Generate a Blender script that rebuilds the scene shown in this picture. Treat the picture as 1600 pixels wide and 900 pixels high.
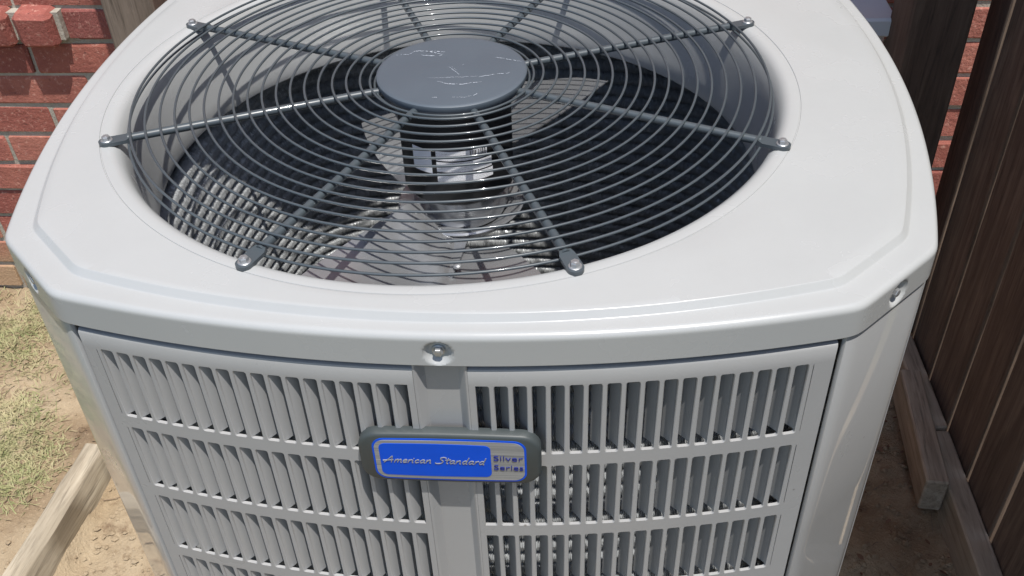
import bpy, math, random
import numpy as np
from mathutils import Vector, Matrix, noise as mnoise

R = math.radians
random.seed(7); RNG = np.random.default_rng(7)
scene = bpy.context.scene
COL = scene.collection
for o in list(bpy.data.objects):
    bpy.data.objects.remove(o)

ZT = 0.955            # height of the top cover above the soil; x, y are centred on the cabinet
# ------------------------------------------------------------------ camera, sky, sun, exposure
cam_d = bpy.data.cameras.new('camera'); cam = bpy.data.objects.new('camera', cam_d); COL.objects.link(cam)
yaw, pitch, roll = -0.0885, 0.6814, -0.0407
fw = Vector((math.sin(yaw)*math.cos(pitch), math.cos(yaw)*math.cos(pitch), -math.sin(pitch)))
rt = Vector((math.cos(yaw), -math.sin(yaw), 0)); up = rt.cross(fw)
r2 = rt*math.cos(roll) + up*math.sin(roll); u2 = up*math.cos(roll) - rt*math.sin(roll)
mw = Matrix((r2, u2, -fw)).transposed().to_4x4(); mw.translation = Vector((0.0939, -0.8783, 0.4334+ZT))
cam.matrix_world = mw
cam_d.sensor_width = 36.0; cam_d.lens = 1547.1/1600*36; cam_d.clip_start = 0.02; cam_d.clip_end = 500
scene.camera = cam

SUN = Vector((0.175, -0.275, 1.0)).normalized()      # towards the sun: high, front right
el = math.asin(SUN.z); az = math.atan2(SUN.x, SUN.y)
world = bpy.data.worlds.new('World'); scene.world = world; world.use_nodes = True
wn = world.node_tree; wn.nodes.clear()
sky = wn.nodes.new('ShaderNodeTexSky'); sky.sky_type = 'NISHITA'; sky.sun_disc = False
sky.sun_elevation = el; sky.sun_rotation = az
bg = wn.nodes.new('ShaderNodeBackground'); bg.inputs['Strength'].default_value = 0.13
wo = wn.nodes.new('ShaderNodeOutputWorld')
wn.links.new(sky.outputs[0], bg.inputs[0]); wn.links.new(bg.outputs[0], wo.inputs[0])
sl = bpy.data.lights.new('sun', 'SUN'); sl.energy = 4.6; sl.angle = R(0.55); sl.color = (1.0, 0.965, 0.91)
so = bpy.data.objects.new('sun', sl); COL.objects.link(so)
so.rotation_euler = SUN.to_track_quat('Z', 'Y').to_euler(); so.location = SUN*5
scene.render.engine = 'CYCLES'
scene.render.resolution_x = 1024; scene.render.resolution_y = 576
scene.view_settings.view_transform = 'Standard'; scene.view_settings.look = 'None'
scene.view_settings.exposure = 0.22; scene.view_settings.gamma = 1.0
scene.view_settings.use_curve_mapping = False
scene.cycles.max_bounces = 8

# ------------------------------------------------------------------ helpers
def tag(o, label=None, cat=None, group=None, kind=None):
    if label: o['label'] = label
    if cat: o['category'] = cat
    if group: o['group'] = group
    if kind: o['kind'] = kind
    return o

def link(o, parent=None):
    COL.objects.link(o)
    if parent is not None: o.parent = parent
    return o

def empty(name, loc=(0, 0, 0), rz=0.0):
    o = bpy.data.objects.new(name, None); o.location = loc; o.rotation_euler = (0, 0, rz)
    o.empty_display_size = 0.1
    return link(o)

def mk(name, vs, fs, mat=None, smooth=None):
    me = bpy.data.meshes.new(name)
    me.from_pydata([tuple(map(float, v)) for v in vs], [], [tuple(int(i) for i in f) for f in fs])
    if mat is not None: me.materials.append(mat)
    if smooth is not None:
        me.polygons.foreach_set('use_smooth', [True]*len(me.polygons))
        if smooth < 180: me.set_sharp_from_angle(angle=R(smooth))
    me.update()
    return me

def ob(name, me, parent=None, loc=(0, 0, 0), rot=(0, 0, 0)):
    o = bpy.data.objects.new(name, me); o.location = loc; o.rotation_euler = rot
    return link(o, parent)

class MB:
    """collects faces for one mesh"""
    def __init__(s): s.v = []; s.f = []
    def add(s, vs, fs):
        n = len(s.v); s.v += [tuple(v) for v in vs]; s.f += [tuple(i+n for i in f) for f in fs]
    def box(s, x0, x1, y0, y1, z0, z1):
        s.add([(x0,y0,z0),(x1,y0,z0),(x1,y1,z0),(x0,y1,z0),(x0,y0,z1),(x1,y0,z1),(x1,y1,z1),(x0,y1,z1)],
              [(0,3,2,1),(4,5,6,7),(0,1,5,4),(1,2,6,5),(2,3,7,6),(3,0,4,7)])
    def bbox(s, x0, x1, y0, y1, z0, z1, b):
        """box with all edges chamfered by b"""
        X=(x0,x1); Y=(y0,y1); Z=(z0,z1); vs=[]; idx={}
        for i in (0,1):
            for j in (0,1):
                for k in (0,1):
                    sx=b if i==0 else -b; sy=b if j==0 else -b; sz=b if k==0 else -b
                    for a in range(3):
                        p=[X[i]+sx, Y[j]+sy, Z[k]+sz]; p[a]=(X[i],Y[j],Z[k])[a]
                        idx[(i,j,k,a)]=len(vs); vs.append(tuple(p))
        I=lambda i,j,k,a: idx[(i,j,k,a)]
        fs=[]
        for i in (0,1):
            q=[I(i,0,0,0),I(i,1,0,0),I(i,1,1,0),I(i,0,1,0)]; fs.append(q if i else q[::-1])
            q=[I(0,i,0,1),I(0,i,1,1),I(1,i,1,1),I(1,i,0,1)]; fs.append(q if i else q[::-1])
            q=[I(0,0,i,2),I(1,0,i,2),I(1,1,i,2),I(0,1,i,2)]; fs.append(q if i else q[::-1])
        for i in (0,1):
            for j in (0,1):
                for (q,flip) in (([I(i,j,0,0),I(i,j,1,0),I(i,j,1,1),I(i,j,0,1)], (i==j)),
                                 ([I(i,0,j,0),I(i,1,j,0),I(i,1,j,2),I(i,0,j,2)], (i!=j)),
                                 ([I(0,i,j,1),I(1,i,j,1),I(1,i,j,2),I(0,i,j,2)], (i==j))):
                    fs.append(q[::-1] if not flip else q)
                for k in (0,1):
                    q=[I(i,j,k,0),I(i,j,k,1),I(i,j,k,2)]; fs.append(q if (i+j+k)%2 else q[::-1])
        s.add(vs, fs)
    def tube(s, pts, rad, n=8, caps=True, closed=False):
        pts=[Vector(p) for p in pts]; m=len(pts)
        rads=rad if hasattr(rad,'__len__') else [rad]*m
        t0=None; vs=[]; fs=[]
        for i,p in enumerate(pts):
            if closed: t=(pts[(i+1)%m]-pts[i-1]).normalized()
            else: t=(pts[min(i+1,m-1)]-pts[max(i-1,0)]).normalized()
            if t0 is None:
                a=Vector((0,0,1)) if abs(t.z)<.9 else Vector((1,0,0)); u=t.cross(a).normalized()
            else:
                u=(u-t*u.dot(t)).normalized()
            w=t.cross(u); t0=t
            for k in range(n):
                c=2*math.pi*k/n; vs.append(p+(u*math.cos(c)+w*math.sin(c))*rads[i])
        for i in range(m if closed else m-1):
            for k in range(n):
                a=i*n+k; b=i*n+(k+1)%n; c=((i+1)%m)*n+(k+1)%n; d=((i+1)%m)*n+k
                fs.append((a,d,c,b))
        if caps and not closed:
            fs.append(tuple(range(n))); fs.append(tuple((m-1)*n+k for k in range(n))[::-1])
        s.add(vs,fs)
    def lathe(s, prof, n=64, cx=0, cy=0, cap0=True, cap1=True):
        vs=[]; fs=[]
        for (r,z) in prof:
            for k in range(n):
                a=2*math.pi*k/n; vs.append((cx+r*math.cos(a), cy+r*math.sin(a), z))
        for i in range(len(prof)-1):
            for k in range(n):
                fs.append((i*n+k, i*n+(k+1)%n, (i+1)*n+(k+1)%n, (i+1)*n+k))
        if cap0: fs.append(tuple(range(n))[::-1])
        if cap1: fs.append(tuple((len(prof)-1)*n+k for k in range(n)))
        s.add(vs,fs)
    def mesh(s, name, mat, smooth=None): return mk(name, s.v, s.f, mat, smooth)
    def build(s, name, mat, parent=None, smooth=None, loc=(0,0,0), rot=(0,0,0)):
        return ob(name, s.mesh(name, mat, smooth), parent, loc, rot)

# ------------------------------------------------------------------ materials
def newmat(name):
    m = bpy.data.materials.new(name); m.use_nodes = True
    nt = m.node_tree; b = nt.nodes['Principled BSDF']
    return m, nt, b
def N(nt, t, **kw):
    n = nt.nodes.new(t)
    for k, v in kw.items(): setattr(n, k, v)
    return n
def coords(nt, scale=(1,1,1), space='Object'):
    tc = N(nt,'ShaderNodeTexCoord'); mp = N(nt,'ShaderNodeMapping'); mp.inputs['Scale'].default_value = scale
    nt.links.new(tc.outputs[space], mp.inputs['Vector']); return mp.outputs['Vector']
def noise(nt, vec, scale, detail=4, rough=.55, dist=0):
    n = N(nt,'ShaderNodeTexNoise'); n.inputs['Scale'].default_value=scale; n.inputs['Detail'].default_value=detail
    n.inputs['Roughness'].default_value=rough; n.inputs['Distortion'].default_value=dist
    nt.links.new(vec, n.inputs['Vector']); return n.outputs['Fac']
def ramp(nt, fac, stops):
    r = N(nt,'ShaderNodeValToRGB'); e = r.color_ramp.elements
    while len(e) < len(stops): e.new(0.5)
    for i,(p,c) in enumerate(stops):
        e[i].position=p; e[i].color = (c,c,c,1) if not hasattr(c,'__len__') else (*c,1)
    nt.links.new(fac, r.inputs['Fac']); return r.outputs['Color']
def mix(nt, fac, a, b, mode='MIX'):
    m = N(nt,'ShaderNodeMix', data_type='RGBA', blend_type=mode)
    for sock, v in ((m.inputs['Factor'],fac),(m.inputs[6],a),(m.inputs[7],b)):
        if isinstance(v,(int,float)): sock.default_value=v
        elif isinstance(v,tuple): sock.default_value=(*v,1)
        else: nt.links.new(v,sock)
    return m.outputs[2]
def bump(nt, b, h, strength, dist):
    bn = N(nt,'ShaderNodeBump'); bn.inputs['Strength'].default_value=strength; bn.inputs['Distance'].default_value=dist
    nt.links.new(h, bn.inputs['Height']); nt.links.new(bn.outputs['Normal'], b.inputs['Normal']); return bn

def paint(name, col, rough, coat, spots=0.0, var=.03, peel=.00006, coatr=.07):
    m, nt, b = newmat(name); v = coords(nt)
    n1 = ramp(nt, noise(nt, v, 7, 8, .68), [(.15,0),(.85,1)])
    c = mix(nt, n1, tuple(x*(1-var) for x in col), tuple(min(1,x*(1+var)) for x in col))
    if spots:
        vv = noise(nt, v, 55, 5, .7); f = ramp(nt, vv, [(0.0,0.0),(.58,0.0),(.85,spots),(1,spots)])
        c = mix(nt, f, c, (.33,.31,.28))
        vo = N(nt,'ShaderNodeTexVoronoi'); vo.inputs['Scale'].default_value=16; nt.links.new(v, vo.inputs['Vector'])
        c = mix(nt, ramp(nt, vo.outputs['Distance'], [(0,.8),(.016,.6),(.024,0),(1,0)]), c, (.10,.085,.07))
    nt.links.new(c, b.inputs['Base Color'])
    n2 = noise(nt, v, 14, 4); rr = ramp(nt, n2, [(.3,rough*.82),(.7,rough*1.2)])
    nt.links.new(rr, b.inputs['Roughness'])
    b.inputs['Coat Weight'].default_value = coat; b.inputs['Coat Roughness'].default_value = coatr
    bump(nt, b, noise(nt, v, 420, 2), .5, peel)
    return m
M_cover = paint('cover_paint', (.392,.400,.398), .25, .0, spots=.10, var=.045)
M_panel = paint('panel_paint', (.350,.350,.350), .30, .0, spots=.12, var=.06)
M_post = paint('post_paint', (.375,.38,.383), .32, 1.0, spots=.05, coatr=.02)
M_wire = paint('guard_paint', (.060,.074,.084), .40, .3, var=.1)
M_hub = paint('hub_paint', (.080,.100,.122), .48, .20, var=.06)
M_badge = paint('badge_plastic', (.048,.058,.060), .5, .0, var=.08)
M_black = paint('motor_black', (.012,.012,.013), .4, .1)
M_bolt = newmat('zinc'); M_bolt[2].inputs['Metallic'].default_value=.7; M_bolt[2].inputs['Base Color'].default_value=(.42,.43,.44,1); M_bolt[2].inputs['Roughness'].default_value=.42; M_bolt=M_bolt[0]
def plain(name, col, rough=.5, metal=0.0):
    m, nt, b = newmat(name); v = coords(nt); n = noise(nt, v, 60, 3)
    nt.links.new(mix(nt, n, tuple(x*.9 for x in col), tuple(min(1,x*1.1) for x in col)), b.inputs['Base Color'])
    b.inputs['Roughness'].default_value=rough; b.inputs['Metallic'].default_value=metal
    return m
M_blue = plain('badge_blue', (.0,.078,.62), .45); M_blue.node_tree.nodes['Principled BSDF'].inputs['Specular IOR Level'].default_value=.2
M_darkblue = plain('lettering_blue', (.012,.02,.19), .5)
M_scratch = plain('scratched_paint', (.42,.46,.52), .6)
M_dark = plain('base_pan', (.05,.05,.05), .6)
def brushed():
    m, nt, b = newmat('badge_silver'); v = coords(nt, (6,1,900)); n = noise(nt, v, 1.2, 3)
    nt.links.new(ramp(nt, n, [(.3,(.20,.21,.22)),(.7,(.44,.45,.46))]), b.inputs['Base Color'])
    b.inputs['Metallic'].default_value=.35; b.inputs['Roughness'].default_value=.45
    return m
M_silver = brushed()
def alu(name, col, rough, sc, metal=1.0):
    m, nt, b = newmat(name); v = coords(nt); n = noise(nt, v, sc, 4, .65)
    nt.links.new(mix(nt, n, tuple(x*.7 for x in col), tuple(min(1,x*1.25) for x in col)), b.inputs['Base Color'])
    b.inputs['Metallic'].default_value=metal
    nt.links.new(ramp(nt, noise(nt, v, sc*.4, 3), [(.3,rough*.75),(.7,rough*1.3)]), b.inputs['Roughness'])
    return m
M_blade = alu('blade_aluminium', (.44,.45,.465), .20, 12, .72)
M_fin = alu('fin_aluminium', (.52,.535,.545), .42, 60, .35)
def label_mat():
    m, nt, b = newmat('motor_label'); v = coords(nt, (1,1,1), 'UV')
    n = noise(nt, coords(nt,(130,26,1),'UV'), 1.0, 2, .8); w = N(nt,'ShaderNodeTexWave'); w.wave_type='BANDS'; w.bands_direction='Y'
    w.inputs['Scale'].default_value=1.9; nt.links.new(v, w.inputs['Vector'])
    t = ramp(nt, n, [(.0,0),(.52,0),(.56,1),(1,1)]); band = ramp(nt, w.outputs['Fac'], [(0,0),(.55,0),(.6,1),(1,1)])
    f = mix(nt, 1.0, t, band, 'MULTIPLY')
    nt.links.new(mix(nt, f, (.88,.89,.92), (.06,.06,.07)), b.inputs['Base Color']); b.inputs['Roughness'].default_value=.4
    return m
M_label = label_mat()
def brick_mat():
    m, nt, b = newmat('brick_red'); v = coords(nt); oi = N(nt,'ShaderNodeObjectInfo')
    gm = coords(nt, (1,1,1), 'Generated')
    add = N(nt,'ShaderNodeVectorMath', operation='ADD'); nt.links.new(v, add.inputs[0]); nt.links.new(oi.outputs['Location'], add.inputs[1]); v = add.outputs[0]
    base = ramp(nt, oi.outputs['Random'], [(0,(.28,.085,.065)),(.3,(.38,.13,.092)),(.65,(.46,.18,.13)),(.85,(.40,.125,.095)),(1,(.30,.10,.085))])
    n1 = noise(nt, v, 16, 6, .7); n2 = noise(nt, v, 110, 4, .7)
    c = mix(nt, ramp(nt, n1, [(.3,0),(.75,.75)]), base, (.20,.055,.045))
    c = mix(nt, ramp(nt, n2, [(.56,0),(.72,.75)]), c, (.60,.34,.27))
    c = mix(nt, ramp(nt, noise(nt, v, 60, 4, .75), [(.0,1),(.30,.9),(.38,0),(1,0)]), c, (.07,.03,.028))
    # sandy splash on the lowest courses
    sx = N(nt,'ShaderNodeSeparateXYZ'); geo = N(nt,'ShaderNodeNewGeometry'); nt.links.new(geo.outputs['Position'], sx.inputs[0])
    mt = N(nt,'ShaderNodeMath', operation='MULTIPLY_ADD'); nt.links.new(n1, mt.inputs[0]); mt.inputs[1].default_value=-.10; nt.links.new(sx.outputs['Z'], mt.inputs[2])
    c = mix(nt, ramp(nt, mt.outputs[0], [(0.0,.85),(.05,.55),(.13,0),(1,0)]), c, (.46,.32,.19))
    nt.links.new(c, b.inputs['Base Color']); b.inputs['Roughness'].default_value=.9
    hh = mix(nt, .5, noise(nt, v, 34, 8, .72), noise(nt, v, 150, 4, .7)); bump(nt, b, hh, 1.0, .0045)
    return m
M_brick = brick_mat()
def rough_mat(name, stops, sc, bsc, bd, rough=.95):
    m, nt, b = newmat(name); v = coords(nt)
    c = ramp(nt, noise(nt, v, sc, 8, .65), stops)
    c = mix(nt, ramp(nt, noise(nt, v, sc*9, 5, .7), [(.3,0),(.75,.5)]), c, tuple(x*.45 for x in stops[1][1]))
    nt.links.new(c, b.inputs['Base Color']); b.inputs['Roughness'].default_value=rough
    bump(nt, b, noise(nt, v, bsc, 8, .72), .9, bd)
    return m
M_mortar = rough_mat('mortar', [(.3,(.33,.30,.245)),(.5,(.43,.395,.33)),(.7,(.52,.48,.41))], 9, 90, .004)
M_concrete = rough_mat('pad_concrete', [(.3,(.28,.27,.25)),(.5,(.34,.33,.30)),(.7,(.40,.39,.36))], 9, 90, .002)
def soil():
    m, nt, b = newmat('sandy_soil'); v = coords(nt)
    n1 = noise(nt, v, 3.2, 8, .62, .4); n2 = noise(nt, v, 26, 8, .7); n3 = noise(nt, v, 160, 5, .7)
    c = ramp(nt, n1, [(.30,(.15,.10,.06)),(.42,(.32,.235,.145)),(.58,(.45,.355,.235)),(.8,(.51,.42,.295))])
    c = mix(nt, ramp(nt, n2, [(.3,.75),(.44,.1),(.6,0)]), c, (.14,.08,.042))
    c = mix(nt, ramp(nt, n3, [(.55,0),(.75,.6)]), c, (.62,.48,.32))
    geo = N(nt,'ShaderNodeNewGeometry'); sub = N(nt,'ShaderNodeVectorMath', operation='SUBTRACT'); sub.inputs[1].default_value=(0,.35,0)
    nt.links.new(geo.outputs['Position'], sub.inputs[0]); ln = N(nt,'ShaderNodeVectorMath', operation='LENGTH'); nt.links.new(sub.outputs[0], ln.inputs[0])
    ad = N(nt,'ShaderNodeMath', operation='MULTIPLY_ADD'); nt.links.new(n1, ad.inputs[0]); ad.inputs[1].default_value=.9; nt.links.new(ln.outputs['Value'], ad.inputs[2])
    dv = N(nt,'ShaderNodeMath', operation='MULTIPLY'); nt.links.new(ad.outputs[0], dv.inputs[0]); dv.inputs[1].default_value=.26
    lawn = ramp(nt, n2, [(.3,(.05,.06,.02)),(.5,(.10,.105,.04)),(.7,(.17,.15,.07))])
    c = mix(nt, ramp(nt, dv.outputs[0], [(.50,0),(.66,1)]), c, lawn)
    nt.links.new(c, b.inputs['Base Color']); b.inputs['Roughness'].default_value=.97
    bump(nt, b, mix(nt, .45, n2, n3), 1.0, .012)
    return m
M_soil = soil()
def wood(name, dark, mid, lite, axis, rough=.8, k=1.0):
    m, nt, b = newmat(name); oi = N(nt,'ShaderNodeObjectInfo')
    sc = [34*k,34*k,34*k]; sc[axis] = 2.2*k
    v = coords(nt, tuple(sc)); add = N(nt,'ShaderNodeVectorMath', operation='ADD')
    cmb = N(nt,'ShaderNodeVectorMath', operation='SCALE'); nt.links.new(oi.outputs['Location'], cmb.inputs[0]); cmb.inputs['Scale'].default_value=37
    nt.links.new(v, add.inputs[0]); nt.links.new(cmb.outputs[0], add.inputs[1]); v=add.outputs[0]
    n1 = noise(nt, v, 1.0, 6, .65, 1.4); n2 = noise(nt, v, 4.2, 4, .7, .4); n3 = noise(nt, coords(nt), 7, 4, .6)
    c = ramp(nt, n1, [(.28,dark),(.5,mid),(.74,lite)])
    c = mix(nt, ramp(nt, n2, [(.32,.7),(.5,0)]), c, tuple(x*.45 for x in dark))
    c = mix(nt, ramp(nt, n3, [(.35,.5),(.6,0)]), c, tuple(x*.7 for x in mid))
    nt.links.new(c, b.inputs['Base Color']); b.inputs['Roughness'].default_value=rough
    bump(nt, b, mix(nt,.5,n1,n2), .7, .0025)
    return m
M_fence = wood('fence_wood', (.085,.056,.041), (.165,.115,.083), (.28,.205,.155), 2)
M_postwood = wood('post_wood', (.06,.04,.03), (.12,.08,.058), (.20,.14,.10), 2)
M_rail = wood('rail_wood', (.27,.215,.155), (.42,.345,.255), (.54,.46,.36), 1)
M_plank = wood('weathered_plank', (.26,.215,.15), (.42,.36,.27), (.54,.48,.37), 1)
M_plankx = wood('weathered_cross_plank', (.40,.34,.25), (.52,.46,.35), (.62,.56,.44), 0)
M_oldpost = wood('grey_post_wood', (.10,.075,.055), (.17,.13,.10), (.24,.19,.15), 2)
M_elec = paint('box_grey', (.66,.69,.71), .5, .1)
def grass_mat():
    m, nt, b = newmat('grass_blades'); v = coords(nt)
    c = ramp(nt, noise(nt, v, 9, 5, .7), [(.30,(.38,.33,.19)),(.44,(.33,.31,.16)),(.55,(.20,.235,.085)),(.78,(.14,.20,.06))])
    c = mix(nt, ramp(nt, noise(nt, v, 120, 3), [(.3,0),(.7,.6)]), c, (.48,.40,.24))
    nt.links.new(c, b.inputs['Base Color']); b.inputs['Roughness'].default_value=.75
    return m
M_grass = grass_mat()
M_leaf = plain('dead_leaf', (.16,.085,.05), .8)
M_twig = plain('twig_bark', (.22,.16,.11), .9)

# ------------------------------------------------------------------ ground
def fine(lo, hi, st): return list(np.arange(lo, hi+1e-6, st))
gx = [-80,-30,-10,-4,-2.4]+fine(-1.7,-.45,.0125)+fine(-.40,.40,.08)+fine(.45,1.2,.0125)+[1.8,3,6,12,30,80]
gy = [-80,-30,-10,-4,-2,-1,-.6]+fine(-.4,.9,.0125)+[1.2,2,5,15,40,80]
vs=[]; fs=[]
def gz(x,y):
    near = max(0,1-max(0,abs(x)-1.5)/2)*max(0,1-max(0,abs(y-.2)-.9)/2)
    h = .020*mnoise.noise(Vector((x*3.1,y*3.1,1.7))) + .014*mnoise.noise(Vector((x*11,y*11,4.2))) + .008*mnoise.noise(Vector((x*31,y*31,9.))) 
    h += .006*abs(mnoise.noise(Vector((x*60,y*60,2.))))
    if -.80<x<-.45 and -.3<y<.28: h -= .032*min(1,(x+.80)/.04)*max(0,min(1,(-.47-x)/.1))
    return h*near
for y in gy:
    for x in gx: vs.append((x,y,gz(x,y)))
nx=len(gx)
for j in range(len(gy)-1):
    for i in range(nx-1): fs.append((j*nx+i,j*nx+i+1,(j+1)*nx+i+1,(j+1)*nx+i))
tag(ob('ground', mk('ground', vs, fs, M_soil, 180)), kind='structure')

# ------------------------------------------------------------------ brick house wall
YW = 0.80; CP = .0664; ZM = ZT-.4216+CP*4       # bed joint heights: ZM - k*CP
wall = MB(); wall.box(-4.5, 4.5, YW+.0045, YW+.25, -.15, 3.0)
hw = wall.build('house_wall', M_mortar); tag(hw, 'red brick house wall with pale mortar behind the condenser unit', 'wall')
BL, BH, MJ = .203, CP-.010, .010
variants=[]
for k in range(5):
    b = MB(); b.bbox(-BL/2,BL/2, 0,.07, -BH/2,BH/2, .0028)
    b.v=[(x+random.uniform(-.0022,.0022), y+(random.uniform(-.0018,.0018) if y<.03 else 0), z+random.uniform(-.0022,.0022)) for x,y,z in b.v]
    variants.append(b.mesh('brick', M_brick, 60))
def brick(x, z, sx=1.0, dy=0.0):
    o = ob('brick', random.choice(variants), hw, (x, YW+dy+random.uniform(-.002,.002), z), (random.uniform(-.01,.01), random.uniform(-.006,.006), random.uniform(-.008,.008)))
    if sx!=1: o.scale=(sx,1,1)
far = MB()
nb=0
for k in range(-34, 15):
    zc = ZM - k*CP - CP/2
    if zc < -.03: continue
    shift = -.858 if k%2==0 else -.955
    row=[]
    for i in range(-22, 26):
        x = shift + .213*(i+.5)
        if abs(x)<4.3: row.append(x)
    for x in row:
        sill = (-.43 < zc-ZT < -.28) and x < -.85 and k==2
        if k==2 and x< -.80: continue
        if k>=-3 and -1.75<x<1.45: brick(x, zc); nb+=1
        else: far.bbox(x-BL/2,x+BL/2, YW+random.uniform(-.002,.002),YW+.06, zc-BH/2,zc+BH/2,.004)
zc = ZM-2*CP-CP/2
tag(far.build('distant_brick_courses', M_brick, hw, 60), kind='stuff')
# projecting window sill of bricks on edge, at the left end of the course under the window
sb = MB(); sb.bbox(-.0365,.0365,-.035,.09,-.0345,.0345,.009)
sb.v=[(x+random.uniform(-.002,.002),y,z+random.uniform(-.002,.002)) for x,y,z in sb.v]
sme = sb.mesh('sill_brick', M_brick, 60)
for i in range(9):
    ob('sill_brick', sme, hw, (-.912-.084*i, YW, zc+.006), (R(7),random.uniform(-.02,.02),0))
sm = MB(); sm.box(-1.66,-.866,YW-.016,YW+.006,zc-.02,zc+.034); sm.build('sill_mortar', M_mortar, hw)
brick(-.808, zc+.003, .58)

# ------------------------------------------------------------------ posts by the wall, electrical box
def bar(name, mat, size, loc, rot=(0,0,0), parent=None, b=.004, jit=.0):
    m=MB(); sx,sy,sz=size; m.bbox(-sx/2,sx/2,-sy/2,sy/2,0,sz,b)
    return m.build(name, mat, parent, None, loc, rot)
p = bar('wooden_post', M_oldpost, (.088,.088,2.3), (-.672,.705,-.05), (0,0,R(3)))
tag(p,'weathered grey-brown wooden post against the brick wall, left of the condenser unit','post')
p = bar('wooden_post', M_postwood, (.098,.09,2.3), (.648,.665,-.05), (0,0,R(2)))
tag(p,'dark brown wooden post beside the grey electrical box at the brick wall','post')
eb = empty('electrical_box', (.524,.80,0)); tag(eb,'grey metal electrical box mounted on the brick wall, behind the right side of the condenser','electrical box')
m=MB(); m.bbox(-.075,.075,-.085,.0,ZT-.57,ZT-.303,.004); m.build('box_body', M_elec, eb)
m=MB(); m.bbox(-.085,.085,-.103,.0,ZT-.301,ZT-.268,.004); m.build('box_lid', M_elec, eb)

# ------------------------------------------------------------------ fence
XF=.745
fence = empty('wooden_fence', (XF,-.4,0)); tag(fence,'tall dark brown board fence with narrow gaps along the right side','fence')
edges=[e+random.uniform(-.003,.003) for e in [.70,.612,.49,.372,.253,.126]+[.126-.1245*i for i in range(1,14)]]
for i in range(len(edges)-1):
    w=edges[i]-edges[i+1]-.011
    m=MB(); m.bbox(0,.012,-w/2,w/2,.02,1.78+random.uniform(-.01,.01),.002)
    m.build('board', M_fence, fence, None, (random.uniform(-.002,.002),(edges[i]+edges[i+1])/2+.4,0),(random.uniform(-.006,.006),0,random.uniform(-.02,.02)))
m=MB(); m.bbox(-.038,-.002,-.9,.355,-.089,0,.003); m.build('rail', M_rail, fence, None, (0.0,.4,ZT-.877))
m=MB(); m.bbox(-.038,-.002,.358,.69,-.089,0,.003); m.build('rail', M_rail, fence, None, (.002,.4,ZT-.872),(0,0,R(.6)))
m=MB(); m.bbox(.02,.058,-1.5,.69,0,.089,.003); m.build('rail', M_rail, fence, None, (0,.4,1.45))
st=MB(); st.bbox(-.0185,.0185,0,.27,0,.072,.003)
o=st.build('timber_offcut', M_rail, None, None, (.686,.222,ZT-.932),(R(0),0,R(-4.2))); tag(o,'short sawn timber block lying beside the bottom rail of the fence','timber')
# board frame round the pad, left of the unit
fr=empty('timber_edging',(-.79,.15,0)); tag(fr,'pale weathered timber edging boards forming a corner on the dirt, left of the unit','timber edging')
def plank(name, L, w, h, mat, loc, rz, axis):
    m=MB(); n=26
    for i in range(n+1):
        t=i/n*L
        for (a,c) in ((-w/2,-.04),(w/2,-.04),(w/2,h-.003),(w/2-.003,h),(-w/2+.003,h),(-w/2,h-.003)):
            j=random.uniform(-.0012,.0012); k=random.uniform(-.0012,.0012)
            m.v.append((a+j,t,c+k) if axis==1 else (t,a+j,c+k))
    for i in range(n):
        for k in range(6):
            q=(i*6+k,i*6+(k+1)%6,(i+1)*6+(k+1)%6,(i+1)*6+k); m.f.append(q[::-1] if axis==1 else q)
    e0=tuple(range(6)); e1=tuple(n*6+k for k in range(6))
    m.f += [e0 if axis==1 else e0[::-1], e1[::-1] if axis==1 else e1]
    return m.build(name, mat, fr, 50, loc, (0,0,rz))
plank('edging_board', 1.20, .039, ZT-.9, M_plank, (-.0905,-1.055,0), R(-4.0), 1).rotation_euler=(0,R(3),R(-4.5))
plank('edging_board', .95, .034, ZT-.903, M_plankx, (.030,.132,0), R(-2.0), 0)

# ------------------------------------------------------------------ grass, litter
def blades(name, n, area, dens, Lr, wr, mat, flat, label, cat):
    m=MB(); c=0
    while c<n:
        x=random.uniform(*area[0]); y=random.uniform(*area[1])
        d=mnoise.noise(Vector((x*4.2,y*4.2,3.3)))+.5*mnoise.noise(Vector((x*13,y*13,1.1)))
        if random.random() > dens(x,y)*max(.10,min(1,.62+1.5*d)): continue
        c+=1; a=random.uniform(0,6.283); L=random.uniform(*Lr); w=random.uniform(*wr); z=gz(x,y)
        e=random.uniform(*flat); dx,dy=math.cos(a),math.sin(a)
        h1=L*.5*math.sin(e); h2=L*math.sin(e)*.75; r1=L*.5*math.cos(e); r2_=L*math.cos(e)*1.0
        nx_,ny_=-dy*w,dx*w
        m.add([(x-nx_,y-ny_,z-.002),(x+nx_,y+ny_,z-.002),(x+dx*r1+nx_*.8,y+dy*r1+ny_*.8,z+h1),(x+dx*r1-nx_*.8,y+dy*r1-ny_*.8,z+h1),(x+dx*r2_,y+dy*r2_,z+h2)],[(0,1,2,3),(3,2,4)])
    o=m.build(name, mat); tag(o,label,cat,kind='stuff'); return o
def gd(x,y):
    if y>.79: return 0
    t=min(1,max(0,(-.88-.05*math.sin(y*17)-x)/.14)); 
    return t*(1 if y>.12 else .6)
blades('grass', 60000, ((-1.8,-.86),(-.15,.79)), gd, (.010,.032), (.0005,.0011), M_grass, (.03,.6), 'sparse dry and green grass on the sandy soil at left', 'grass')
def ld(x,y): return 1
m=MB()
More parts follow.
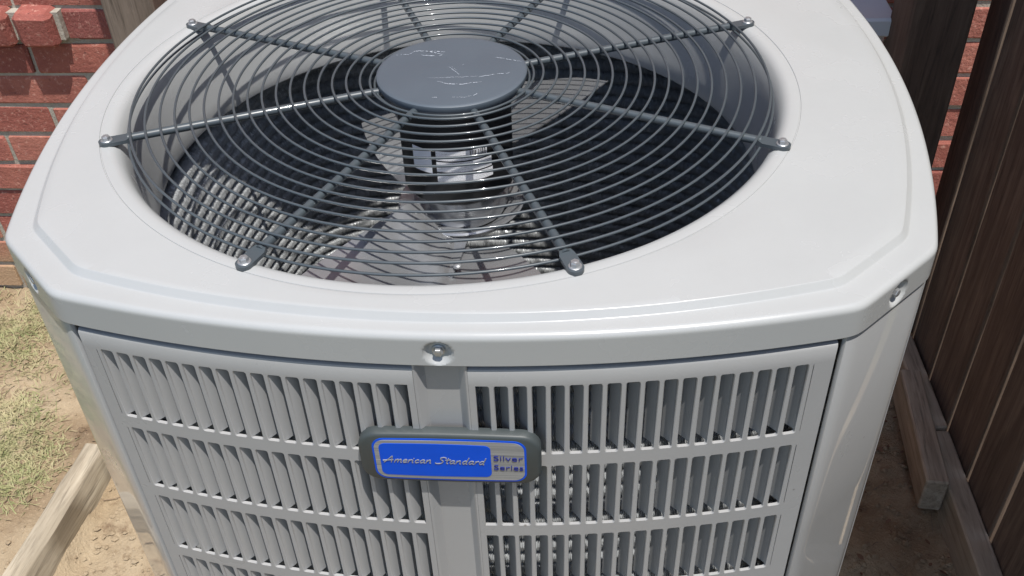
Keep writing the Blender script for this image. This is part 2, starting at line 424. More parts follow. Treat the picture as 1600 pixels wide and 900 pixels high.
for i in range(170):
    left = i<70
    x=random.uniform(-.74,-.46) if left else random.uniform(.45,.74); y=random.uniform(-.2,.75); z=gz(x,y)+random.uniform(.001,.008)
    s=random.uniform(.0015,.004) if left else random.uniform(.002,.008)
    a=random.uniform(0,6.28); t1,t2=random.uniform(-.5,.5),random.uniform(-.5,.5)
    u=Vector((math.cos(a),math.sin(a),t1))*s; v=Vector((-math.sin(a),math.cos(a),t2))*s*.5; c=Vector((x,y,z+.004))
    m.add([c-u,c-u*.3-v,c+u*.5-v*.8,c+u,c+u*.4+v,c-u*.4+v*.9],[(0,1,5),(1,2,4,5),(2,3,4)])
tag(m.build('leaf_litter', M_leaf), 'dead leaves and bark scraps on the dirt beside the unit','leaves',kind='stuff')
m=MB()
for i in range(90):
    left=i<30
    x=random.uniform(-.78,-.46) if left else random.uniform(.45,.74); y=random.uniform(-.2,.75); a=random.uniform(0,6.28); L=random.uniform(.012,.045)
    P=[]
    for k in range(4):
        a+=random.uniform(-.35,.35); P.append((x,y,gz(x,y)+.004)); x+=math.cos(a)*L/3; y+=math.sin(a)*L/3
    m.tube(P, random.uniform(.0005,.0012), 5)
tag(m.build('twigs', M_twig), 'thin twigs and stalks scattered on the dirt beside the unit','twigs',kind='stuff')

m=MB(); ico=[(0,0,1),(.89,0,.45),(.28,.85,.45),(-.72,.53,.45),(-.72,-.53,.45),(.28,-.85,.45),(0,0,-.3)]
icf=[(0,1,2),(0,2,3),(0,3,4),(0,4,5),(0,5,1),(6,2,1),(6,3,2),(6,4,3),(6,5,4),(6,1,5)]
for i in range(8000):
    side=random.random()
    if side<.45: x=random.uniform(-.77,-.42)
    elif side<.65: x=random.uniform(-1.5,-.8)
    else: x=random.uniform(.42,.74)
    y=random.uniform(-.4,.78); q=random.random()**3*.0075+.0011
    m.add([(x+vx*q*random.uniform(.7,1.2),y+vy*q*random.uniform(.7,1.2),gz(x,y)+vz*q*.8) for vx,vy,vz in ico], icf)
tag(m.build('soil_clods', M_soil), 'loose soil crumbs and grit on the dirt around the unit','soil',kind='stuff')

# ------------------------------------------------------------------ condenser unit
unit = empty('condenser_unit', (0,0,0))
tag(unit,'light grey outdoor air conditioner condenser with round fan guard and louvred sides','air conditioner')
ux = MB(); ux.bbox(-.47,.47,-.47,.47,-.05,.028,.006); pad = ux.build('concrete_pad', M_concrete); tag(pad,'flat square concrete pad under the condenser unit','pad')

FX, FY = -.0292, -.0365          # fan axis relative to the cabinet centre
def resample(P, n):
    P=np.asarray(P); Q=np.vstack([P,P[:1]]); d=np.r_[0,np.cumsum(np.hypot(*np.diff(Q,axis=0).T))]
    t=np.linspace(0,d[-1],n,endpoint=False); return np.stack([np.interp(t,d,Q[:,0]),np.interp(t,d,Q[:,1])],1), d[-1]/n
def smoothp(P, sig):
    Q,ds=resample(P,1600); k=int(4*sig/ds)+1; w=np.exp(-.5*(np.arange(-k,k+1)*ds/sig)**2); w/=w.sum()
    return np.stack([np.convolve(np.r_[Q[-k:,i],Q[:,i],Q[:k,i]],w,'valid') for i in (0,1)],1)
def outline(a,b,c,sig):
    P=[]
    for q in range(4):
        ca,sa=[(1,0),(0,1),(-1,0),(0,-1)][q]
        for x in np.linspace(-a,a,41):
            y=-(c-(c-b)*(x/a)**2); P.append((ca*x-sa*y, sa*x+ca*y))
    return smoothp(P,sig)
def offset(P,d):
    T=np.roll(P,-1,0)-np.roll(P,1,0); T/=np.linalg.norm(T,axis=1)[:,None]
    return P+np.stack([T[:,1],-T[:,0]],1)*d        # outward (outline runs counter-clockwise)
NA=1440
# denser towards the front screw
TH=np.linspace(-math.pi,math.pi,NA,endpoint=False)
def polar(P):
    X=P-np.array([FX,FY]); a=np.arctan2(X[:,1],X[:,0]); r=np.hypot(X[:,0],X[:,1]); o=np.argsort(a); a=a[o]; r=r[o]
    return np.interp(TH, np.r_[a-2*math.pi,a,a+2*math.pi], np.r_[r,r,r])
O_cap=outline(.286,.353,.3914,.0065)
O_emb=outline(.2735,.3285,.3735,.005)
O_body=outline(.2845,.3515,.3898,.0065)
CIR=np.ones(NA)
loops=[]   # (r array, z)
for r,z in [(.3035,-.092),(.2985,-.098),(.2945,-.0995),(.2915,-.0970),(.2900,-.090),(.2912,-.076),(.2928,-.058),(.2948,-.040),(.2970,-.0235),(.3000,-.0125),(.3030,-.0050),(.3070,-.0012),(.3108,0),(.3165,0),(.3178,-.0001),(.3182,-.0009),(.3187,-.0009),(.3191,-.0001),(.3205,0)]:
    loops.append((CIR*r,z))
ei=polar(O_emb); eo=polar(offset(O_emb,.0050))
last=loops[-1][0]
for t in (.3,.6,.9): loops.append((last*(1-t)+(ei-.0015)*t,.0))
loops += [(ei-.0002,-.0000),(ei+.0004,-.0003),(ei+.0008,-.0008),(eo-.0008,-.0044),(eo-.0004,-.0049),(eo+.0002,-.0052)]
rimin=polar(offset(O_cap,-.0050))
eo2=np.minimum(eo+.0016,rimin-.0006)
loops.append((eo2,-.0053))
for t in (.35,.7): loops.append((eo2*(1-t)+rimin*t,-.0055))
RR=.0050
for k in range(0,8):
    a=math.pi/2*k/7; loops.append((polar(offset(O_cap,-RR+RR*math.sin(a))),-.0055-RR*(1-math.cos(a))))
nsk=len(loops)
for z in np.arange(-.0115,-.0330,-.0010): loops.append((polar(offset(O_cap,.0)),float(z)))
loops += [(polar(offset(O_cap,-.0004)),-.0332),(polar(offset(O_cap,-.0014)),-.0337),(polar(offset(O_cap,-.0025)),-.0334),(polar(offset(O_cap,-.0030)),-.024)]
V=np.zeros((len(loops),NA,3))
for i,(r,z) in enumerate(loops):
    V[i,:,0]=FX+r*np.cos(TH); V[i,:,1]=FY+r*np.sin(TH); V[i,:,2]=z
# slight stamping unevenness of the flat sheet
for i in range(18,nsk-6):
    for j in range(NA):
        x,y=V[i,j,0],V[i,j,1]; V[i,j,2]+=.0006*mnoise.noise(Vector((x*7,y*7,.3)))
# dimples around the fixing screws in the skirt
screws=[]
def arcpt(P,ang):
    a=np.arctan2(P[:,1],P[:,0]); i=np.argmin(np.abs(np.angle(np.exp(1j*(a-ang))))); T=P[(i+3)%len(P)]-P[i-3]; n=np.array([T[1],-T[0]]); return P[i],n/np.linalg.norm(n)
for ang in (-math.pi/2-.005,0,math.pi/2,math.pi,-math.pi/4,-3*math.pi/4,math.pi/4,3*math.pi/4):
    p_,n_=arcpt(O_cap,ang); c=np.array([p_[0],p_[1],-.0215]); screws.append((c,n_))
    sub=V[nsk-8:]; d=np.sqrt(((sub-c)**2).sum(2)); f=np.clip(1-(d/.0105)**2,0,1); f=np.where(f>.55,.55,f)/.55*.0042
    sub[...,0]-=n_[0]*f; sub[...,1]-=n_[1]*f
fs=[]
for i in range(len(loops)-1):
    for j in range(NA):
        fs.append((i*NA+j,i*NA+(j+1)%NA,(i+1)*NA+(j+1)%NA,(i+1)*NA+j)[::-1])
V[...,2]+=ZT
cover=ob('top_cover', mk('top_cover', V.reshape(-1,3), fs, M_cover, 28), unit)
# screws (washer head hex)
def hexbolt(rw, rh, hw_, hh):
    m=MB(); m.lathe([(rw,0),(rw,hw_*.6),(rw*.9,hw_)],20,cap0=True,cap1=True)
    prof=[(rh,hw_-.0002),(rh,hw_+hh*.8),(rh*.86,hw_+hh)]
    m.lathe(prof,6); m.lathe([(rh*.55,hw_+hh+.0001),(rh*.5,hw_+hh+.0002)],12)
    return m.mesh('bolt', M_bolt, 30)
SB=hexbolt(.0048,.0034,.0009,.0030)
for c,n_ in screws:
    o=ob('screw', SB, cover, (c[0]-n_[0]*.0040,c[1]-n_[1]*.0040,ZT+c[2])); o.rotation_euler=Vector((n_[0],n_[1],0)).to_track_quat('Z','Y').to_euler()

# ---- corner posts
def sweep(name, path, z0, z1, mat, parent, thick=.0025, lip=.0032, toplip=True):
    P=[np.array(p) for p in path]; n=len(P); m=MB()
    T=[P[min(i+1,n-1)]-P[max(i-1,0)] for i in range(n)]; Nn=[np.array([t[1],-t[0]])/np.linalg.norm(t) for t in T]
    # outer wall with both long edges rolled in
    full=[]
    e0,e1=P[0],P[-1]
    full+= [(e0-Nn[0]*lip),(e0-Nn[0]*.0016)]
    q=P[0]+(P[1]-P[0])/np.linalg.norm(P[1]-P[0])*.0012; full.append(q)
    full+= P[1:-1]
    q=P[-1]+(P[-2]-P[-1])/np.linalg.norm(P[-2]-P[-1])*.0012; full.append(q)
    full+= [(e1-Nn[-1]*.0016),(e1-Nn[-1]*lip)]
    k=len(full); zs=[z0]+[z0+(z1-z0)*t for t in (.25,.5,.75)]+[z1-.002]; 
    for z in zs: m.v+=[(p[0],p[1],z) for p in full]
    # top edge turned in
    Nf=[Nn[0]]*2+[Nn[min(max(i,0),n-1)] for i in range(k-4)]+[Nn[-1]]*2
    for (d,z) in ((.0006,z1-.0006),(.0022,z1),(.012,z1)): m.v+=[(p[0]-a[0]*d,p[1]-a[1]*d,z) for p,a in zip(full,Nf)]
    for i in range(len(zs)+2):
        for j in range(k-1): m.f.append((i*k+j,i*k+j+1,(i+1)*k+j+1,(i+1)*k+j))
    return m.build(name, mat, parent, 40)
def body_pts(x0,x1,n=400):
    """outline points of the body from the front seam round the right front corner to the side seam"""
    P=O_body; a=np.arctan2(P[:,1],P[:,0]); sel=[]
    for q,ang in zip(P,a):
        if q[0]>0 and q[1]<0 and q[0]>=x0 and q[1]<=-x0: sel.append((ang,q))
    sel.sort(key=lambda t:t[0]); return [q for _,q in sel]
seam=.2785
cp=body_pts(seam,seam)
cp=[np.array(c) for c in cp]
for q in range(4):
    ca,sa=[(1,0),(0,1),(-1,0),(0,-1)][q]
    path=[np.array((ca*c[0]-sa*c[1],sa*c[0]+ca*c[1])) for c in cp]
    sweep('corner_post', path, .03, ZT-.0335, M_post, unit)

# ---- louvred panels
X0=-.002
def yb(x): return -(.3897-.455*x*x)
def yslope(x): return .91*x
SW, BW = .0092, .0040; PITCH=SW+BW; XS=.0219-X0     # first slot starts XS from the panel axis
ZR0, RP, SH = -.0535, .0838, .0712; NROW=10
def slab(m, x0, x1, z0, z1, th=.0028, bev=0.0, dy=0.0):
    n=max(1,int(abs(x1-x0)/.012)); 
    sec=[(0,z0),(0,z1-bev)]+([(bev*.35,z1-bev*.35),(bev,z1)] if bev else [])+[(th if not bev else max(th,bev+.004),z1),(th if not bev else max(th,bev+.004),z0)]
    k=len(sec); vs=[]; fs=[]
    for i in range(n+1):
        x=x0+(x1-x0)*i/n
        for d,z in sec: vs.append((x,yb(x)+d+dy,ZT+z))
    for i in range(n):
        for j in range(k): fs.append((i*k+j,(i+1)*k+j,(i+1)*k+(j+1)%k,i*k+(j+1)%k))
    fs.append(tuple(range(k))); fs.append(tuple(n*k+j for j in range(k))[::-1])
    if x1<x0: fs=[f[::-1] for f in fs]
    m.add(vs,fs)
def slat_mesh(s):
    """one louvre: front bar with flared ends and a blade bent inwards; s=+1 for the right panel"""
    m=MB(); H=SH; st=[(0,.0016),(.0004,.0009),(.001,.0004),(.002,0),(H-.002,0),(H-.001,.0004),(H-.0004,.0009),(H,.0016)]
    vs=[]; fs=[]
    for z,e in st:
        h=BW/2+e; vs+=[(-h,.0006,-z),(-h+.0006,0,-z),(h-.0006,0,-z),(h,.0006,-z),(h,.0028,-z),(-h,.0028,-z)]
    for i in range(len(st)-1):
        for j in range(6): fs.append((i*6+j,i*6+(j+1)%6,(i+1)*6+(j+1)%6,(i+1)*6+j)[::-1])
    m.add(vs,fs)
    B=[]
    for k in range(8):
        t=k/7
        if s>0: x=-(BW/2-.0006)-.0064*(t**1.25); y=.0009+.0110*(t**.8)
        else: x=(BW/2-.0006)+.0068*(.55*t+.45*math.sin(t*1.5)); y=.0004+.0118*t**1.3
        B.append((x,y))
    vs=[]; fs=[]; n=len(B); zz=(-.0012,-H*.5,-H+.0012)
    for z in zz:
        for (x,y) in B: vs.append((x,y,z))
        for (x,y) in B[::-1]: vs.append((x+s*.0009,y+.0003,z))
    k=2*n
    for i in range(len(zz)-1):
        for j in range(k):
            q=(i*k+j,i*k+(j+1)%k,(i+1)*k+(j+1)%k,(i+1)*k+j); fs.append(q if s>0 else q[::-1])
    fs.append(tuple(range(k))); fs.append(tuple((len(zz)-1)*k+j for j in range(k))[::-1])
    m.add(vs,fs); return m
SLM={s:slat_mesh(s) for s in (1,-1)}
SLME={s:SLM[s].mesh('slat',M_panel,35) for s in (1,-1)}
def panel(s, parent, detailed=True):
    m=MB(); xi=X0+s*.0192; xo=s*(seam-.0046); xs0=X0+s*XS; xe=X0+s*(XS+18*PITCH)
    slab(m,xi,xo,ZR0,-.0378,bev=.0030)
    for r in range(NROW):
        zt=ZR0-r*RP
        zb=zt-SH; zn=ZR0-(r+1)*RP if r<NROW-1 else -.915
        slab(m,xi,xo,zn,zb)
        slab(m,xi,xs0,zb,zt); slab(m,xe,xo,zb,zt)
    # folded long edges
    for x,d in ((xi,-s),(xo,s)):
        t=.0012; a=min(x,x-d*t*-1 if False else x+(-d)*t); b=max(x,x+(-d)*t)
        m.box(a,b,yb(x)+.0029,yb(x)+.0100,ZT-.915,ZT-.0410)
    o=m.build('front_panel' if detailed else 'side_panel', M_panel, parent, 30)
    rest=MB()
    for r in range(NROW):
        for i in range(18):
            x=X0+s*(XS+(i+1)*PITCH-BW/2); rz=math.atan(yslope(x))
            if detailed and r<5: ob('slat', SLME[s], o, (x,yb(x),ZT+ZR0-r*RP), (0,random.gauss(0,.0015),rz+random.gauss(0,.012)))
            else:
                c,sn=math.cos(rz),math.sin(rz); sm_=SLM[s]
                rest.add([(x+c*vx-sn*vy,yb(x)+sn*vx+c*vy,ZT+ZR0-r*RP+vz) for vx,vy,vz in sm_.v], sm_.f)
    tag(rest.build('lower_slats' if detailed else 'side_slats', M_panel, o, 35), kind='stuff')
    return o
p_r=panel(1,unit); p_l=panel(-1,unit)
# centre channel between the two front panels
def channel():
    m=MB(); prof=[(-.0208,.0100),(-.0190,.0004),(-.0178,.0002),(-.0165,.0010),(-.0128,.0062),(-.0116,.0070),(.0116,.0070),(.0128,.0062),(.0165,.0010),(.0178,.0002),(.0190,.0004),(.0208,.0100)]
    k=len(prof); zs=(-.0335,-.3,-.6,-.915)
    for z in zs: m.v+=[(X0+x,yb(0)+y,ZT+z) for x,y in prof]
    for i in range(len(zs)-1):
        for j in range(k-1): m.f.append((i*k+j,i*k+j+1,(i+1)*k+j+1,(i+1)*k+j)[::-1])
    return m
channel().build('centre_channel', M_panel, unit, 25)
# the three other sides (same pressing, turned)
for q in (1,2,3):
    for s in (1,-1):
        o=panel(s,unit,False); o.rotation_euler=(0,0,q*math.pi/2)
    c=channel().build('centre_channel', M_panel, unit, 25); c.rotation_euler=(0,0,q*math.pi/2)

# ---- base pan
m=MB(); m.bbox(-.345,.345,-.345,.345,.03,.075,.01); m.build('base_pan', M_dark, unit)

# ---- coil of spiny tubes
P_coil=smoothp(offset(O_body,-.036),.030); Pc,ds=resample(P_coil,2600)
Tn=np.roll(Pc,-1,0)-np.roll(Pc,1,0); Tn/=np.linalg.norm(Tn,axis=1)[:,None]; Nn=np.stack([Tn[:,1],-Tn[:,0]],1)
CN=10; vs=np.zeros((2600,CN,3)); 
for i in range(2600):
    for k in range(CN):
        a=2*math.pi*(k+.5*(i%2))/CN; r=(.0100 if i%2 else .0083)*RNG.uniform(.94,1.05)
        vs[i,k]=(Pc[i,0]+Nn[i,0]*r*math.cos(a)+Tn[i,0]*RNG.uniform(-.0003,.0003),Pc[i,1]+Nn[i,1]*r*math.cos(a)+Tn[i,1]*RNG.uniform(-.0003,.0003),r*math.sin(a))
fs=[(i*CN+k,i*CN+(k+1)%CN,((i+1)%2600)*CN+(k+1)%CN,((i+1)%2600)*CN+k)[::-1] for i in range(2600) for k in range(CN)]
coil=empty('condenser_coil'); coil.parent=unit
cme=mk('coil_tube', vs.reshape(-1,3), fs, M_fin)
for k in range(49):
    ob('coil_tube', cme, coil, (0,0,ZT-.050-.0174*k), (0,0,(k%4)*math.pi/2))
    if k<4: continue
    o=ob('coil_tube', cme, coil, (0,0,ZT-.0587-.0174*k), (0,0,((k+1)%4)*math.pi/2)); o.scale=(.938,.938,1)

# ---- fan guard
KG=1.0225; ZG=ZT-.0098; ZS=.0115                      # spoke axis
guard=MB(); guard.lathe([(.060,.0165),(.0705,.0172),(.0715,.0135),(.0690,.0105),(.058,.0105)],96)
# hub: flat pressed cap with rolled edge
hub=MB(); hub.lathe([(.0665,ZS-.0030),(.0685,ZS+.0010),(.0694,ZS+.0052),(.0690,ZS+.0068),(.0676,ZS+.0078),(.0655,ZS+.0080),(.030,ZS+.0083),(.002,ZS+.0084)],128)
gd_=hub.build('fan_guard', M_hub, unit, 40, (FX,FY,ZG)); gd_.scale=(KG,KG,KG)
radii=[.0712,.0752]+[.0840+.01258*i for i in range(17)]+[.2885]
for i,r in enumerate(radii):
    dz={0:-.0008,1:.0026}.get(i,.0045); dz = -.0035 if i==len(radii)-1 else dz
    m=MB(); n=160
    e=.0005*random.uniform(-1,1)
    m.tube([(r*math.cos(2*math.pi*k/n),r*math.sin(2*math.pi*k/n),dz+e*math.sin(4*math.pi*k/n+i)) for k in range(n)],.00115,8,closed=True)
    m.build('ring', M_wire, gd_, 180, (0,0,ZS))
sp=MB(); Rk=.0036
pts=[(.066,0,-.0005)]+[(r,0,0) for r in np.linspace(.075,.282,12)]+[(.288,0,-.0002)]
sp.tube(pts,Rk,12)
# flattened tab with rounded end
tab=[]; 
for k in range(13):
    a=-math.pi/2+math.pi*k/12; tab.append((.3058+.0062*math.cos(a),.0062*math.sin(a)))
tab=[(.284,-.0036),(.290,-.0060)]+tab+[(.290,.0060),(.284,.0036)]
n=len(tab); zb_,zt_=-.0019,.0012
sp.add([(x,y,zb_ if x>.287 else -.003) for x,y in tab]+[(x,y,zt_ if x>.287 else .003) for x,y in tab],
       [tuple(range(n))[::-1],tuple(range(n,2*n))]+[(i,(i+1)%n,n+(i+1)%n,n+i) for i in range(n)])
spm=sp.mesh('spoke', M_wire, 40); BB=hexbolt(.0050,.0036,.0010,.0034)
for k in range(8):
    a=math.pi/8+k*math.pi/4
    ob('spoke', spm, gd_, (0,0,ZS), (0,0,a))
    ob('bolt', BB, gd_, (.305*math.cos(a),.305*math.sin(a),ZS+.0012), (0,0,random.uniform(0,1)))
# scratches on the hub cap (positions in the cap's plane)
def scr(P, w, name='scratch_mark'):
    m=MB(); Q=[]
    for (x0,y0),(x1,y1) in zip(P[:-1],P[1:]):
        n=max(2,int(math.hypot(x1-x0,y1-y0)/.0012))
        for i in range(n): Q.append((x0+(x1-x0)*i/n+random.gauss(0,.00018),y0+(y1-y0)*i/n+random.gauss(0,.00035)))
    vs=[];fs=[]
    for i in range(len(Q)-1):
        if random.random()<.22: continue
        h=w*random.uniform(.25,1)*math.sin(math.pi*(i+1)/(len(Q)+1))**.4; (x0,y0),(x1,y1)=Q[i],Q[i+1]; b=len(vs)
        vs+=[(x0,y0-h,0),(x1,y1-h,0),(x1,y1+h,0),(x0,y0+h,0)]; fs.append((b,b+1,b+2,b+3))
    m.add(vs,fs); return m.build(name,M_scratch,gd_,None,(0,0,ZS+.0086))
def hubpt(px,py):    # rough pixel -> cap plane, used once to lay the scratches out
    return ((px-707)/119*.0694-.0*(py-118), -(py-118)/54*.0694-(px-707)*.00004)
for P,w in [([(688,136),(705,140),(728,140),(745,137),(760,135)],.0006),([(752,128),(780,123),(803,120)],.0006),([(672,132),(700,131),(728,129),(752,127)],.0003),
            ([(700,113),(712,120),(722,126)],.0005),([(706,113),(718,121)],.0003),([(612,98),(632,97),(640,91),(655,90),(690,95)],.0007),([(650,92),(672,90),(692,91)],.0008),([(652,97),(670,98),(690,97)],.0007),
            ([(772,97),(790,99),(818,103)],.0005),([(748,156),(756,152)],.0006),([(688,160),(700,159)],.0004),([(716,159),(738,158),(748,155)],.0003),([(723,110),(727,110)],.0006)]:
    scr([hubpt(*q) for q in P], w)

# ---- motor
mo=MB(); mo.lathe([(.050,-.0965),(.0535,-.093),(.0535,-.002),(.050,.0035),(.03,.0045)],72)
motor=mo.build('fan_motor', M_black, unit, 40, (FX,FY,ZG)); motor.scale=(KG,KG,KG)
def curved_label(name, a0, a1, z0, z1, r, mat, par, n=16):
    vs=[];fs=[];uv=[]
    for j,z in enumerate((z0,z1)):
        for i in range(n+1):
            a=R(a0+(a1-a0)*i/n); vs.append((r*math.cos(a),r*math.sin(a),z)); uv.append((i/n,j))
    for i in range(n): fs.append((i,i+1,n+1+i+1,n+1+i))
    me=mk(name,vs,fs,mat,180); l=me.uv_layers.new(name='UVMap')
    for p_ in me.polygons:
        for li in p_.loop_indices: l.data[li].uv=uv[me.loops[li].vertex_index]
    return ob(name,me,par)
for z0,z1,a0,a1 in [(-.0450,-.0350,-104,-52),(-.0570,-.0465,-104,-47),(-.0680,-.0585,-104,-46)]:
    curved_label('label', a0, a1, z0, z1, .0538, M_label, motor)
curved_label('label', -132, -109, -.0600, -.0350, .0538, plain('label_white',(.82,.84,.88),.4), motor)
bars=MB(); x=-70
while x<-53:
    w=random.choice((.4,.8,1.2)); 
    a0,a1=R(x),R(x+w); r=.05395; bars.add([(r*math.cos(a),r*math.sin(a),z) for a,z in ((a0,-.0425),(a1,-.0425),(a1,-.0355),(a0,-.0355))],[(0,1,2,3)]); x+=w+random.choice((.5,.9,1.1))
bars.build('barcode_print', M_black, motor)
lo=MB(); lo.lathe([(.030,-.1320),(.0445,-.128),(.047,-.120),(.0475,-.0965)],64); lo.build('motor_end_bell', M_blade, motor, 40)

# ---- fan: hub spider and two wide blades
fan=MB(); fan.lathe([(.020,-.150),(.036,-.148),(.060,-.128),(.0635,-.122),(.0620,-.1205),(.050,-.126),(.030,-.140),(.012,-.141)],64)
fo=fan.build('fan', M_blade, unit, 35, (FX,FY,ZG)); fo.scale=(KG,KG,KG)
NB=20
def blade_mesh():
    vs=[];fs=[]
    for s_,dz in ((0,0),(1,-.0016)):
        for i in range(NB+1):
            t=i/NB; r=.055+.207*t
            for j in range(NB+1):
                u=j/NB
                a0=50+4*t ; a1=140-16*t
                th=R(a0+(a1-a0)*u)
                z=-.092-.058*u - .010*math.sin(math.pi*u) - .004*t
                if abs(t-.0)<1e-6: z-=.006
                # pressed stiffening crease
                z+=.0035*math.exp(-((u-.42)/.05)**2)
                rr=r-(.030*max(0,u-.7)/.3 if i==NB else 0)-(.012*max(0,.15-u)/.15 if i==NB else 0)
                vs.append((rr*math.cos(th),rr*math.sin(th),z+dz))
    K=NB+1; O=K*K
    for i in range(NB):
        for j in range(NB):
            q=(i*K+j,(i+1)*K+j,(i+1)*K+j+1,i*K+j+1); fs.append(q); fs.append(tuple(x+O for x in q)[::-1])
    for e in ([i*K for i in range(K)],[i*K+NB for i in range(K)][::-1],list(range(K))[::-1],[NB*K+j for j in range(K)]):
        for a,b in zip(e[:-1],e[1:]): fs.append((a,b,b+O,a+O)[::-1])
    return mk('blade',vs,fs,M_blade,40)
bm=blade_mesh()
rv=MB(); rv.lathe([(.0042,0),(.0040,.0014),(.0022,.0026)],14,cap0=False); rvm=rv.mesh('rivet',M_bolt,60)
for k in range(2):
    a=k*math.pi
    ob('blade', bm, fo, (0,0,0), (0,0,a))
    arm=MB(); arm.add([(.045,-.016,-.124),(.045,.020,-.126),(.118,.016,-.128),(.118,-.012,-.126),(.045,-.016,-.1265),(.045,.020,-.1285),(.118,.016,-.1305),(.118,-.012,-.1285)],[(0,3,2,1)[::-1],(4,5,6,7)[::-1],(0,1,5,4)[::-1],(1,2,6,5)[::-1],(2,3,7,6)[::-1],(3,0,4,7)[::-1]])
    arm.build('blade_arm', M_blade, fo, None, (0,0,0), (0,0,R(84)+a))
    for (r_,t_) in ((.07,86),(.108,80),(.108,94)):
        ob('rivet', rvm, fo, (r_*math.cos(R(t_)+a),r_*math.sin(R(t_)+a),-.1235 if r_<.1 else -.1245))

# ---- badge
BX,BZ,BY=X0+.0018,ZT-.1242,-.3955
def rrect(hw,hh,r,n=8,bow=0.0):
    P=[]
    for (cx,cz,a0) in ((hw-r,hh-r,0),(-hw+r,hh-r,90),(-hw+r,-hh+r,180),(hw-r,-hh+r,270)):
        for k in range(n+1):
            a=R(a0+90*k/n); P.append((cx+r*math.cos(a),cz+r*math.sin(a)))
    Q=[]
    for (x0,z0),(x1,z1) in zip(P,P[1:]+P[:1]):
        m_=max(1,int(math.hypot(x1-x0,z1-z0)/.006))
        for i in range(m_): Q.append((x0+(x1-x0)*i/m_,z0+(z1-z0)*i/m_))
    return [(x,z+bow*(1-(x/hw)**2)*(1 if z>0 else -1)*min(1,abs(z)/(hh*.7))) for x,z in Q]
def prism(shapes, mat, name, par, smooth=40):
    """shapes: list of (outline, y); consecutive loops are joined, first and last are not capped except the last"""
    m=MB(); n=len(shapes[0][0])
    for P,y in shapes: m.v+=[(x,y,z) for x,z in P]
    for i in range(len(shapes)-1):
        for j in range(n): m.f.append((i*n+j,i*n+(j+1)%n,(i+1)*n+(j+1)%n,(i+1)*n+j)[::-1])
    m.f.append(tuple((len(shapes)-1)*n+j for j in range(n))[::-1])
    return m.build(name,mat,par,smooth,(0,0,0))
badge=empty('badge',(BX,BY,BZ)); badge.parent=unit
def sc_(P,d,hw,hh): return [(x*(hw-d)/hw,z*(hh-d)/hh) for x,z in P]
P0=rrect(.0675,.0252,.0145,8,.0012)
prism([(P0,.0085),(P0,.0022),(sc_(P0,.0008,.0675,.0252),.0008),(sc_(P0,.0024,.0675,.0252),0)],M_badge,'badge_body',badge)
def flip(P): return P
P1=rrect(.0568,.0215,.009,8,.0010)
prism([(P1,.0001),(P1,-.0004)],M_blue,'blue_border',badge)
P2=rrect(.0553,.0200,.008,8,.0010)
prism([(P2,-.0003),(P2,-.0007)],M_silver,'silver_plate',badge)
P3=[(x-.0105,z) for x,z in rrect(.0412,.0168,.0045,8,.0008)]
prism([(P3,-.0006),(P3,-.0010)],M_blue,'blue_panel',badge)
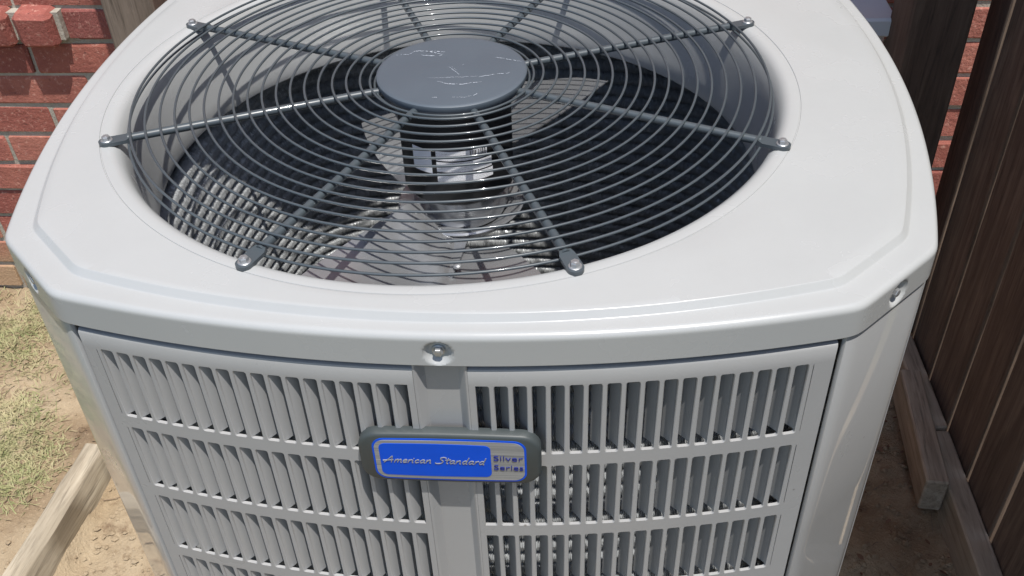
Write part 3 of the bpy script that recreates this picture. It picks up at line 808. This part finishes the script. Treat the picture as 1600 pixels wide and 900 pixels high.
# script lettering drawn as strokes
GL={'A':([[(0,0),(.55,1.1),(.95,2.0),(1.02,1.0),(1.1,0)],[(-.25,.62),(.6,.78),(1.3,.85)]],1.55),
'm':([[(0,0),(.08,1.0),(.06,.6),(.3,1.0),(.48,.9),(.48,0),(.5,.6),(.75,1.0),(.92,.88),(.92,.1),(1.1,.05)]],1.22),
'e':([[(.02,.5),(.55,.62),(.5,.98),(.2,.95),(.03,.5),(.2,.03),(.65,.2)]],.82),
'r':([[(0,0),(.05,1.0),(.04,.55),(.3,.98),(.5,.9)]],.62),
'i':([[(.0,.95),(.0,.1),(.18,.05)],[(.08,1.4),(.1,1.48)]],.38),
'c':([[(.55,.85),(.32,1.0),(.05,.6),(.15,.05),(.6,.2)]],.75),
'a':([[(.62,.95),(.3,1.0),(.03,.5),(.2,.02),(.55,.4),(.64,.95),(.6,.15),(.8,.05)]],.95),
'n':([[(0,0),(.06,1.0),(.05,.55),(.35,1.0),(.55,.9),(.56,.1),(.75,.06)]],.92),
'S':([[(1.15,1.75),(.75,2.0),(.3,1.75),(.45,1.2),(.8,.75),(.6,.1),(-.1,-.02),(-.3,.25)]],1.3),
't':([[(.15,1.75),(.1,.2),(.35,.05)],[(-.25,1.15),(.6,1.25)]],.55),
'd':([[(.62,.95),(.3,1.0),(.03,.5),(.2,.02),(.55,.4),(.66,1.2),(.72,2.0),(.6,.15),(.8,.05)]],.95),
' ':([],.75)}
def cr(P,n=6):
    P=[np.array(p,float) for p in P]; Q=[]
    E=[2*P[0]-P[1]]+P+[2*P[-1]-P[-2]]
    for i in range(1,len(E)-2):
        for k in range(n):
            t=k/n; a,b,c,d=E[i-1],E[i],E[i+1],E[i+2]
            Q.append(.5*(2*b+(c-a)*t+(2*a-5*b+4*c-d)*t*t+(3*b-a-3*c+d)*t**3))
    Q.append(P[-1]); return Q
def strokes(text, x0, x1, zb, hx, shear, w):
    tot=sum(GL[c][1] for c in text); sx=(x1-x0)/tot; m=MB(); cx=0
    for c in text:
        for st_ in GL[c][0]:
            Q=[(x0+(cx+p[0])*sx+shear*p[1]*hx, zb+p[1]*hx) for p in cr(st_)]
            m.tube([(x,-.0012,z) for x,z in Q], w, 6)
        cx+=GL[c][1]
    return m
strokes('American Standard',-.0492,.0262,-.0030,.0034,.30,.00042).build('script_lettering', M_silver, badge)
def text(body, size, loc, mat, name, par, sx=1.0, bold=.0, ext=.0003):
    cu=bpy.data.curves.new(name,'FONT'); cu.body=body; cu.size=size; cu.extrude=ext; cu.offset=bold; cu.align_x='LEFT'
    t=bpy.data.objects.new(name,cu); COL.objects.link(t)
    dg=bpy.context.evaluated_depsgraph_get(); me=bpy.data.meshes.new_from_object(t.evaluated_get(dg))
    bpy.data.objects.remove(t); me.materials.clear(); me.materials.append(mat)
    o=ob(name,me,par,loc,(math.pi/2,0,0)); o.scale=(sx,1,1); return o
def serif_line(word, z):
    o=text(word,.0080,(.0322,-.0010,z),M_darkblue,'serif_lettering',badge,1.18,-.00010)
    w=max(v.co.x for v in o.data.vertices); o.scale=(.0220/w,1,1); return o
serif_line('Silver',.0012); serif_line('Series',-.0088)
